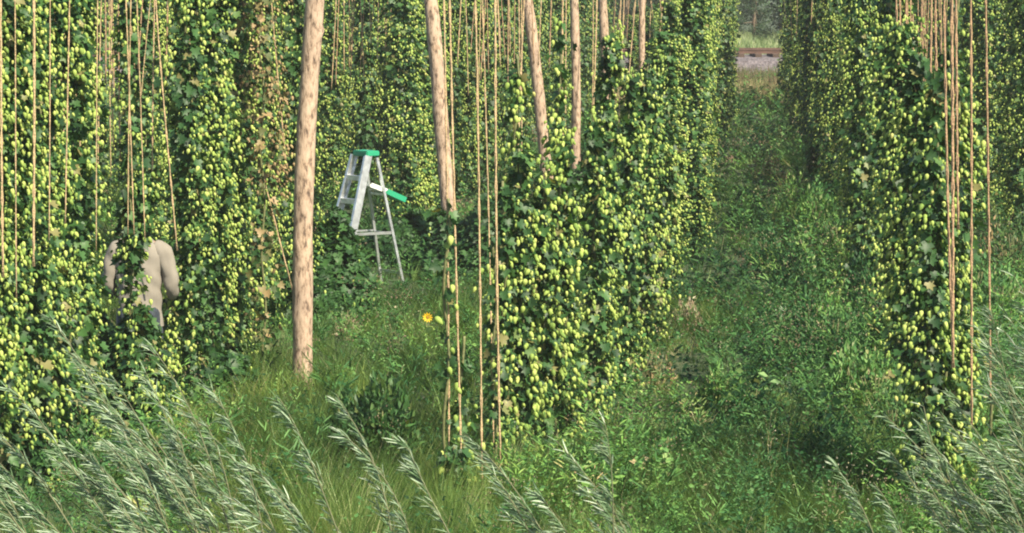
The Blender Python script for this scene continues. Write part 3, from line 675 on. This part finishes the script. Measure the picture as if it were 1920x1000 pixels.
def weeds():
    npl = 15000; c, px, py = sample(npl)
    pn = pnoise(c[:, 0]+9, c[:, 1], 2.2, 8); pn3 = pnoise(c[:, 0], c[:, 1], 6, 9); dens = np.clip(.45+.7*pn+.3*pn3, .10, 1); dens = np.where(shadey(px, py), np.clip(dens+.4, 0, 1), np.where((px < 900) & (py > 560), dens*.55, dens))
    keep = rng.random(npl) < dens; c, pn, pn3, px, py = [a[keep] for a in (c, pn, pn3, px, py)]; npl = len(c)
    H_ = np.clip(.24+.22*pn+.16*pn3+.42*rng.random(npl)**2.2+.22*shadey(px, py), .08, 1.05); col = np.clip(.42+.28*rng.normal(0, 1, npl), .02, .95); WP['c'] = c; WP['h'] = H_
    for nm, T, FF, per, wr_, hr in (('broad', KITE_T, KITE_F, 34, .75, 1.0), ('fine', NARROW_T, NARROW_F, 60, .22, 1.9)):
        sel = (rng.random(npl) < .55) if nm == 'broad' else ~WP['b']
        if nm == 'broad': WP['b'] = sel
        ids = np.nonzero(sel)[0]; I = np.repeat(ids, per); n = len(I); st = rng.integers(0, 5, n); a = (st*1.256+I*.7)+rng.normal(0, .12, n); t = rng.random(n)**.75
        spread = H_[I]*.42*t**1.3; lean = -.12*H_[I]*t
        pos = np.stack([c[I, 0]+np.cos(a)*spread+lean, c[I, 1]+np.sin(a)*spread, H_[I]*t], 1)+rng.normal(0, .01, (n, 3)); pos[:, 2] = np.maximum(pos[:, 2], .01)
        b = a+rng.normal(0, 1.1, n); tip = np.stack([np.cos(b), np.sin(b), rng.normal(.25 if nm == 'broad' else .75, .35, n)], 1); nrm = rng.normal(0, .4, (n, 3))+np.array([0, -.25, .8])
        big = np.exp(rng.normal(0, .38, npl)); sz = np.maximum(.032, c[I, 1]*.0012)*big[I]*(.5+.9*rng.random(n))*(1.25-.6*t); V, Fa = scatter(T, FF, pos, tip, nrm, sz*wr_, sz*hr)
        r = np.clip(col[I]+rng.normal(0, .045, n), 0, 1); k = len(T)
        WP[nm] = mesh_np('weeds', V, Fa, M['weed'], np.repeat(r, k))
    tag(link('weeds', WP['broad']), 'broad leaved weeds growing in patches through the grass', 'weeds', kind='stuff')
    tag(link('fine_weeds', WP['fine']), 'bushy fine leaved weeds standing among the grass and broad leaves', 'weeds', kind='stuff')
def heads():
    c, h = WP['c'], WP['h']; pn = pnoise(c[:, 0]+3, c[:, 1]+5, 2.5, 12); ids = np.nonzero(rng.random(len(c)) < np.clip(pn*.4+.03, .01, .3))[0]; I = np.repeat(ids, 26); n = len(I)
    q = rng.normal(0, 1, (n, 3))*(h[I]*.22)[:, None]; q[:, 2] *= .5; pos = c[I]+q; pos[:, 2] += h[I]*1.02
    sz = np.maximum(.009, c[I, 1]*.0004)*(.6+.8*rng.random(n)); V, Fa = scatter(CONE2_T, CONE2_F, pos, np.tile([0, 0, 1.], (n, 1))+rng.normal(0, .4, (n, 3)), rng.normal(0, 1, (n, 3)), sz*1.1, sz*1.5, sz*1.1)
    r = np.clip(rng.random(len(c))[I]*.8+rng.random(n)*.2, 0, 1)
    tag(link('weed_flower_heads', mesh_np('weed_flower_heads', V, Fa, M['flower'], np.repeat(r, len(CONE2_T)))), 'small pinkish and tan seed heads scattered over the grass', 'seed heads', kind='stuff')
grass(); weeds(); heads()
# grass on the far side: dry tan at the row end, pale green beyond the railway
def band(name, y0, y1, x0, x1, h, n, stops, label, z0=0.0, wd=.03):
    m_ = plantmat(name+'_blades', stops, trans=.2)
    pos = np.stack([x0+(x1-x0)*rng.random(n), y0+(y1-y0)*rng.random(n), np.full(n, z0)], 1)
    tip = np.stack([rng.normal(-.1, .25, n), rng.normal(0, .25, n), np.ones(n)], 1); nrm = np.stack([rng.normal(0, .5, n), -np.ones(n), np.full(n, .3)], 1)
    hh = h*(.5+.8*rng.random(n)); V, Fa = scatter(BLADE_T, BLADE_F, pos, tip, nrm, np.full(n, wd), hh, hh)
    tag(link(name, mesh_np(name, V, Fa, m_, np.repeat(rng.random(n), 5))), label, 'grass', kind='stuff')
band('dry_grass', 81, 88, 2, 14, .55, 9000, [(0,(.30,.24,.13)),(.6,(.48,.40,.24)),(1,(.25,.28,.12))], 'dry tan grass at the far end of the aisle', wd=.022)
band('embankment_weeds', 88, 96.8, -10, 26, .65, 30000, [(0,(.16,.10,.07)),(.35,(.22,.17,.10)),(.6,(.10,.15,.05)),(1,(.16,.22,.08))], 'mixed brown and green weeds below the railway bank', wd=.022)
band('meadow_grass', 106, 135, -40, 50, .45, 60000, [(0,(.16,.24,.09)),(.5,(.24,.32,.14)),(1,(.36,.40,.22))], 'pale green meadow grass beyond the railway', z0=.78, wd=.04)
# ------------------------------------------------------------------ tall weeds, dry clumps
def tall_weed(px, py, h, lean, label, mat='weed', seed=0, nl=60, lsz=.05):
    rg = np.random.default_rng(seed+700); e = empty('tall_weed', G(px, py)); tag(e, label, 'weed', 'tall single weeds in the grass')
    pts = [Vector((lean*h*t*t, 0, h*t)) for t in np.linspace(0, 1, 8)]; MB().tube(pts, [.006-.0004*i for i in range(8)], 5).build('stem', M['vstem'], e)
    t = rg.random(nl)**.7; pos = np.stack([lean*h*t*t, rg.normal(0, .02, nl), h*t], 1)
    a = rg.random(nl)*2*PI; tip = np.stack([np.cos(a), np.sin(a), rg.normal(.6, .3, nl)], 1); nrm = np.tile([0, 0, 1.], (nl, 1))+rg.normal(0, .3, (nl, 3))
    sz = lsz*(.6+.8*rg.random(nl))*(1.2-t*.7); V, Fa = scatter(NARROW_T, NARROW_F, pos, tip, nrm, sz*.28, sz*1.8)
    link('leaves', mesh_np('leaves', V, Fa, M[mat], np.repeat(rg.random(nl)*.3+.7, 6)), e)
for i, a in enumerate([(1176,850,.85,.25,'tall pale weed stalk standing right of the third aisle row vine'),(1448,300,1.1,-.35,'pale leaning stalk in the distant aisle'),
        (1345,560,.8,.1,'thin stalk at the left side of the aisle'),(470,700,.9,.1,'green stalk between the dark gap and the thick pole'),
        (1240,760,.6,-.2,'short leafy stalk at the edge of the aisle grass'),(1560,640,.7,.2,'weed stalk in the shaded middle of the aisle'),
        (380,690,.5,.3,'weed stalk at the foot of the left hop wall'),(1500,930,.7,-.2,'weed stalk in the near shaded part of the aisle'),
        (745,790,.5,.1,'stalk in the open grass right of the thick pole'),(1330,900,.65,-.3,'weed stalk in the sunny near grass'),
        (1650,900,.6,-.5,'leaning stalk left of the right foreground vine')]):
    tall_weed(*a, seed=i)
def clump(px, py, rx, h, n, mat, label, seed, lsz=.05, cat='weed clump'):
    rg = np.random.default_rng(seed); e = empty('weed_clump', G(px, py)); tag(e, label, cat)
    q = np.sqrt(rg.random(n)); th = rg.random(n)*2*PI; z = h*(1-q**2)*(rg.random(n)**.5)*(1+.3*np.sin(th*3+seed)); pos = np.stack([rx*q*np.cos(th), rx*q*np.sin(th), np.maximum(z, .01)], 1)
    tip = unit(pos+np.array([0, 0, .1]))+rg.normal(0, .45, (n, 3)); nrm = rg.normal(0, .5, (n, 3))+np.array([0, -.4, .7]); sz = lsz*(.5+.9*rg.random(n))
    V, Fa = scatter(KITE_T, KITE_F, pos, tip, nrm, sz*.55, sz*1.3)
    link('leaves', mesh_np('leaves', V, Fa, M[mat], np.repeat(rg.random(n), 4)), e)
    st = MB()
    for k in range(12):
        a = rg.random()*2*PI; r = rx*.6*rg.random(); st.tube([(0,0,0),(r*math.cos(a)*.5,r*math.sin(a)*.5,h*.5),(r*math.cos(a),r*math.sin(a),h*.85)], .005, 4)
    st.build('stems', M['vstem'], e)
clump(715,905,.38,.70,4200,'leaf','dark bushy weed in the middle of the open grass',1,.06)
clump(655,870,.30,.5,2400,'leaf','lower dark bushy weed left of the bigger one in the open grass',2,.06)
clump(652,628,.16,.22,350,'flower','pinkish dry weed clump below the heap of vines',3,.035)
clump(1465,622,.16,.26,300,'willow','pale whitish leafed weed in the shaded aisle',4,.05)
clump(1470,755,.12,.2,200,'willow','smaller pale leafed weed lower in the shaded aisle',5,.045)
clump(1440,335,.4,.55,900,'bleaf','brownish dry weed clump far down the aisle',6,.04)
clump(1490,410,.45,.6,1500,'weed','bushy weed in the middle distance of the aisle',7,.06)
clump(1600,560,.38,.6,1700,'weed','dark bushy weed at the foot of the shaded right row',8,.06)
clump(1560,700,.42,.65,2200,'weed','large shaded weed clump left of the right foreground vine',9,.06)
clump(1640,800,.40,.55,2000,'weed','dark green weed clump left of the right foreground vine',10,.045)
clump(1290,620,.2,.35,500,'flower','pinkish dry weed clump at the foot of the left aisle row',11,.035)
clump(1880,640,.45,.7,2000,'weed','bushy weeds below the last long string on the right',12,.06)
clump(1230,730,.22,.35,500,'bleaf','tan weed clump on the sunny side of the aisle',13,.035)
clump(1870,560,.5,.8,1800,'bleaf','olive bush behind the last long string on the right',14,.05)
for k, (px, py, rx, h, lab) in enumerate([(1530,470,.42,.85,'dark bush in the shade at the foot of the right row, furthest back'),(1575,520,.40,.80,'dark bush in the shade, second along the foot of the right row'),
        (1500,560,.38,.70,'bushy weed in the shaded middle of the aisle'),(1630,640,.42,.85,'tall dark bush where the right row begins'),(1680,700,.40,.75,'dark bush left of the sunlit right foreground vine'),
        (1520,660,.36,.60,'rough weed clump in the aisle, nearer than the shaded bushes'),(1600,790,.34,.60,'rough weed clump left of the foot of the right vine'),(1680,870,.32,.55,'low bush by the foot of the right vine'),
        (1440,520,.32,.55,'small bushy weed left of the shaded aisle bushes'),(1400,430,.34,.55,'small bushy weed on the far left side of the aisle'),(1460,700,.30,.45,'green weed mound in the centre of the aisle'),
        (1350,780,.30,.40,'bright green weed mound in the sunny near aisle'),(1820,620,.45,.80,'dark bush between the two last long strings'),(1900,560,.50,.95,'dark bush at the right edge below the far vines'),
        (1280,900,.30,.38,'low green weed mound near the bottom of the aisle'),(1560,910,.34,.45,'shaded weed mound near the bottom right of the aisle')]):
    clump(px, py, rx, h, int(2600*h/.6), ('weed', 'leaf', 'weed')[k % 3], lab, 60+k, (.055, .045, .05)[k % 3])
# ------------------------------------------------------------------ willow shrubs blown to the left in the foreground
def shoot(rg, L_, lean, nl, lw):
    n = 12; pts = []; p = Vector((0, 0, 0)); a = math.radians(rg.uniform(2, 30)); dy = rg.normal(0, .12); ph = rg.random()*6
    for i in range(n+1):
        pts.append(p.copy()); t = i/n; ang = a+(lean-a)*t**1.3+.10*math.sin(t*5+ph); p = p+Vector((-math.sin(ang), dy*.6, math.cos(ang)))*(L_/n)
    twigs = [pts]; wind = Vector((-.85, 0, .35))
    for k in range(int(rg.integers(7, 12))):
        t = (.30+.66*rg.random())*n; i = int(t); b = pts[i].lerp(pts[i+1], t-i); d = (pts[i+1]-pts[i]).normalized(); l = L_*rg.uniform(.09, .24)*(1.25-t/n)
        sd = Vector((rg.normal(0, .5), rg.normal(0, .7), rg.normal(.1, .3))); tw = [b]
        for q in range(4):
            v = (d*.9+sd*(.8-.2*q)+wind*(.25+.32*q)).normalized(); b = b+v*(l/4); tw.append(b)
        twigs.append(tw)
    pos = []; dr = []; tt = []
    for k, tw in enumerate(twigs):
        m_ = int(nl*.30) if k == 0 else int(nl*.70/(len(twigs)-1))+1; N = len(tw)-1
        for q in range(m_):
            t = (.45+.55*rg.random())*N if k == 0 else rg.random()*N; i = min(N-1, int(t)); pos.append(tw[i].lerp(tw[i+1], t-i)); dr.append((tw[i+1]-tw[i]).normalized()); tt.append(t/N)
    pos = np.array([tuple(v) for v in pos]); d = np.array([tuple(v) for v in dr]); t = np.array(tt); nl = len(pos)
    side = rg.normal(0, 1, (nl, 3)); side -= (side*d).sum(1, keepdims=True)*d; side = unit(side)
    tip = d*.65+side*.38+np.array([-.45, 0, .08])+rg.normal(0, .14, (nl, 3)); nrm = side*.5+np.array([0, -.5, .8])+rg.normal(0, .45, (nl, 3))
    s_ = lw*(.45+.75*rg.random(nl)); V, Fa = scatter(NARROW_T, NARROW_F, pos, tip, nrm, s_*.07, s_, s_*.16)
    return twigs, (V, Fa, np.repeat(np.clip(rg.random(nl)*.75+t*.25, 0, 1), 6))
def willow(px, py, Y, hs, spread, label, seed, n, lean=45):
    n = max(1, round(n*(.5 if px < 400 else .25 if px < 800 else .4 if px < 1200 else 1.1)))
    """px, py: where the tallest tip shows"""
    rg = np.random.default_rng(seed+900); tipP = P(px, py, Y); base = Vector((tipP.x+tipP.z*.55, Y, 0))
    e = empty('willow_shrub', base); tag(e, label, 'willow shrub', 'grey green willow shrubs in the foreground')
    for k in range(n):
        L_ = tipP.z*1.22*(1-(.45*rg.random() if k else 0)); pts, lf_ = shoot(rg, L_, math.radians(lean+rg.normal(0, 13)), int(rg.integers(120, 190)), .098)
        o = Vector((rg.normal(0, spread), rg.normal(0, .35), 0)) if k else Vector((0, 0, 0)); pts = [[p+o for p in tw] for tw in pts]; V = lf_[0]+np.array(o)
        q = MB().tube(pts[0], [.008-.0005*i for i in range(13)], 5)
        for tw in pts[1:]: q.tube(tw, .0022, 4)
        b = q.build('branch', M['wstem'], e)
        link('leaves', mesh_np('leaves', V, lf_[1], M['willow'], lf_[2]), b)
wl = [(-60,690,16.3,9,.32,'willow shrub leaning in from beyond the left edge'),(8,668,16.2,8,.30,'tallest willow shrub at the far left, reaching over the hop cones'),
      (75,740,16.0,8,.30,'willow shrub second from the left with long pale tips'),(165,700,16.4,8,.30,'willow shrub in front of the low hop growth left of centre'),
      (222,715,16.2,7,.32,'willow shrub whose arching tip reaches the foot of the picker\'s vine'),(300,800,15.6,7,.32,'low willow shrub in the middle of the left foreground'),
      (50,880,14.6,8,.35,'low willow shrub in the bottom left corner'),(200,900,14.6,7,.35,'low willow shrub along the bottom edge on the left'),
      (385,800,15.8,6,.28,'willow shrub below the dark gap of the left hop wall'),(480,790,15.8,4,.20,'slender willow shrub below the thick pole'),
      (578,850,15.4,2,.10,'last slender willow shrub right of the thick pole foot'),(430,905,14.6,6,.32,'short willow shrub at the bottom, below the thick pole'),
      (880,840,15.8,6,.18,'willow shrub at the foot of the long bare strings'),(960,850,15.4,5,.16,'willow shrub right of the feet of the long bare strings'),
      (1035,850,15.6,4,.12,'slender willow shrub below the bushy cone laden vine'),(730,880,15.0,2,.10,'two thin willow shoots left of the long bare strings')]
for i, (px, py, Y, n, spd, lab) in enumerate(wl): willow(px, py, Y, 0, spd, lab, i, n, 45 if px < 700 else 40)
wr = [(1790,655,16.2,5,.14,'willow shrub whose tip crosses the sunlit right vine'),(1738,765,15.8,5,.16,'willow shrub left of the right foreground vine foot'),
      (1648,825,15.4,3,.12,'willow shrub reaching furthest left over the shaded grass'),(1885,575,16.4,6,.20,'tallest willow shrub at the right edge'),
      (1850,760,15.4,7,.25,'dense willow shrub in the bottom right corner'),(1560,950,14.8,2,.10,'small willow shoot by the bottom edge in the aisle'),
      (1900,700,15.8,7,.25,'willow shrub against the right edge of the picture'),(1930,640,16.2,6,.22,'willow shrub half cut off by the right edge')]
for i, (px, py, Y, n, spd, lab) in enumerate(wr): willow(px, py, Y, 0, spd, lab, 40+i, n, 38)
# ------------------------------------------------------------------ trees beyond the railway
def tree_proto(seed, H=9.0, R=2.8, n=9000):
    rg = np.random.default_rng(seed); nb = 26; c = []
    for k in range(nb):
        z = .08+.9*rg.random(); r = R*math.sin(min(1, z*1.1+.18)*PI*.86)*(.35+.65*rg.random()); a = rg.random()*2*PI; c.append((r*math.cos(a), r*math.sin(a), z*H, .7+rg.random()*.8))
    c = np.array(c); i = rg.integers(0, nb, n); d = unit(rg.normal(0, 1, (n, 3))); pos = c[i, :3]+d*(c[i, 3]*rg.random(n)**.4)[:, None]; pos[:, 2] = np.maximum(pos[:, 2], .2)
    tip = rg.normal(0, 1, (n, 3)); tip[:, 2] -= .3; sz = .19*(.6+.8*rg.random(n)); V, Fa = scatter(KITE_T, KITE_F, pos, tip, d+rg.normal(0, .4, (n, 3)), sz*.9, sz)
    crown = mesh_np('crown', V, Fa, M['tree'], np.repeat(np.clip(rg.random(n)*.8+(c[i, 3]-.7)*.2, 0, 1), 4))
    t = MB().tube([(0,0,-.2),(.1,0,H*.3),(-.1,.1,H*.6),(0,0,H*.88)], [.24,.18,.11,.04], 8)
    for k in range(8):
        q = c[k]; t.tube([(0,0,H*.2+k*.4),(q[0]*.5,q[1]*.5,q[2]*.8),(q[0],q[1],q[2])], [.08,.05,.02], 6)
    return crown, t.mesh('trunk', M['trunk'])
TP = [tree_proto(70+i) for i in range(4)]
for k in range(26):
    x = -22+k*2.9+rr.uniform(-.8, .8); y = 132+(k % 3)*5+rr.uniform(-2, 2); e = empty('far_tree', (x, y, .75), rr.random()*6); s_ = rr.uniform(.85, 1.25); e.scale = (s_, s_, s_)
    near_gap = abs(x-12.2) < 3
    tag(e, 'dark bushy tree showing through the gap at the end of the aisle' if near_gap else 'dark tree in the distant line beyond the railway, behind the hop rows', 'tree', 'trees beyond the railway')
    cr, tk = TP[k % 4]; link('crown', cr, e); link('trunk', tk, e)

for k in range(16):     # lower bushes at the foot of the trees
    x = 2+k*1.55+rr.uniform(-.4, .4); y = 122+rr.uniform(-3, 3); e = empty('far_bush', (x, y, .78), rr.random()*6); s_ = rr.uniform(.34, .46); e.scale = (s_*1.1, s_*1.1, s_)
    tag(e, 'rounded bush in front of the far trees beyond the railway', 'bush', 'bushes beyond the railway')
    cr, tk = TP[k % 4]; link('crown', cr, e); link('trunk', tk, e)
# thin summer air
hm = bpy.data.materials.new('summer_air'); hm.use_nodes = True; t = hm.node_tree; t.nodes.clear()
o_ = t.nodes.new('ShaderNodeOutputMaterial'); v_ = t.nodes.new('ShaderNodeVolumePrincipled'); v_.inputs['Color'].default_value = (.95, .95, .90, 1); v_.inputs['Density'].default_value = .0007
v_.inputs['Anisotropy'].default_value = .2; t.links.new(v_.outputs[0], o_.inputs['Volume'])
tag(MB().box((0, 190, 6.5), (340, 440, 15)).build('haze', hm, smooth=False), kind='stuff')
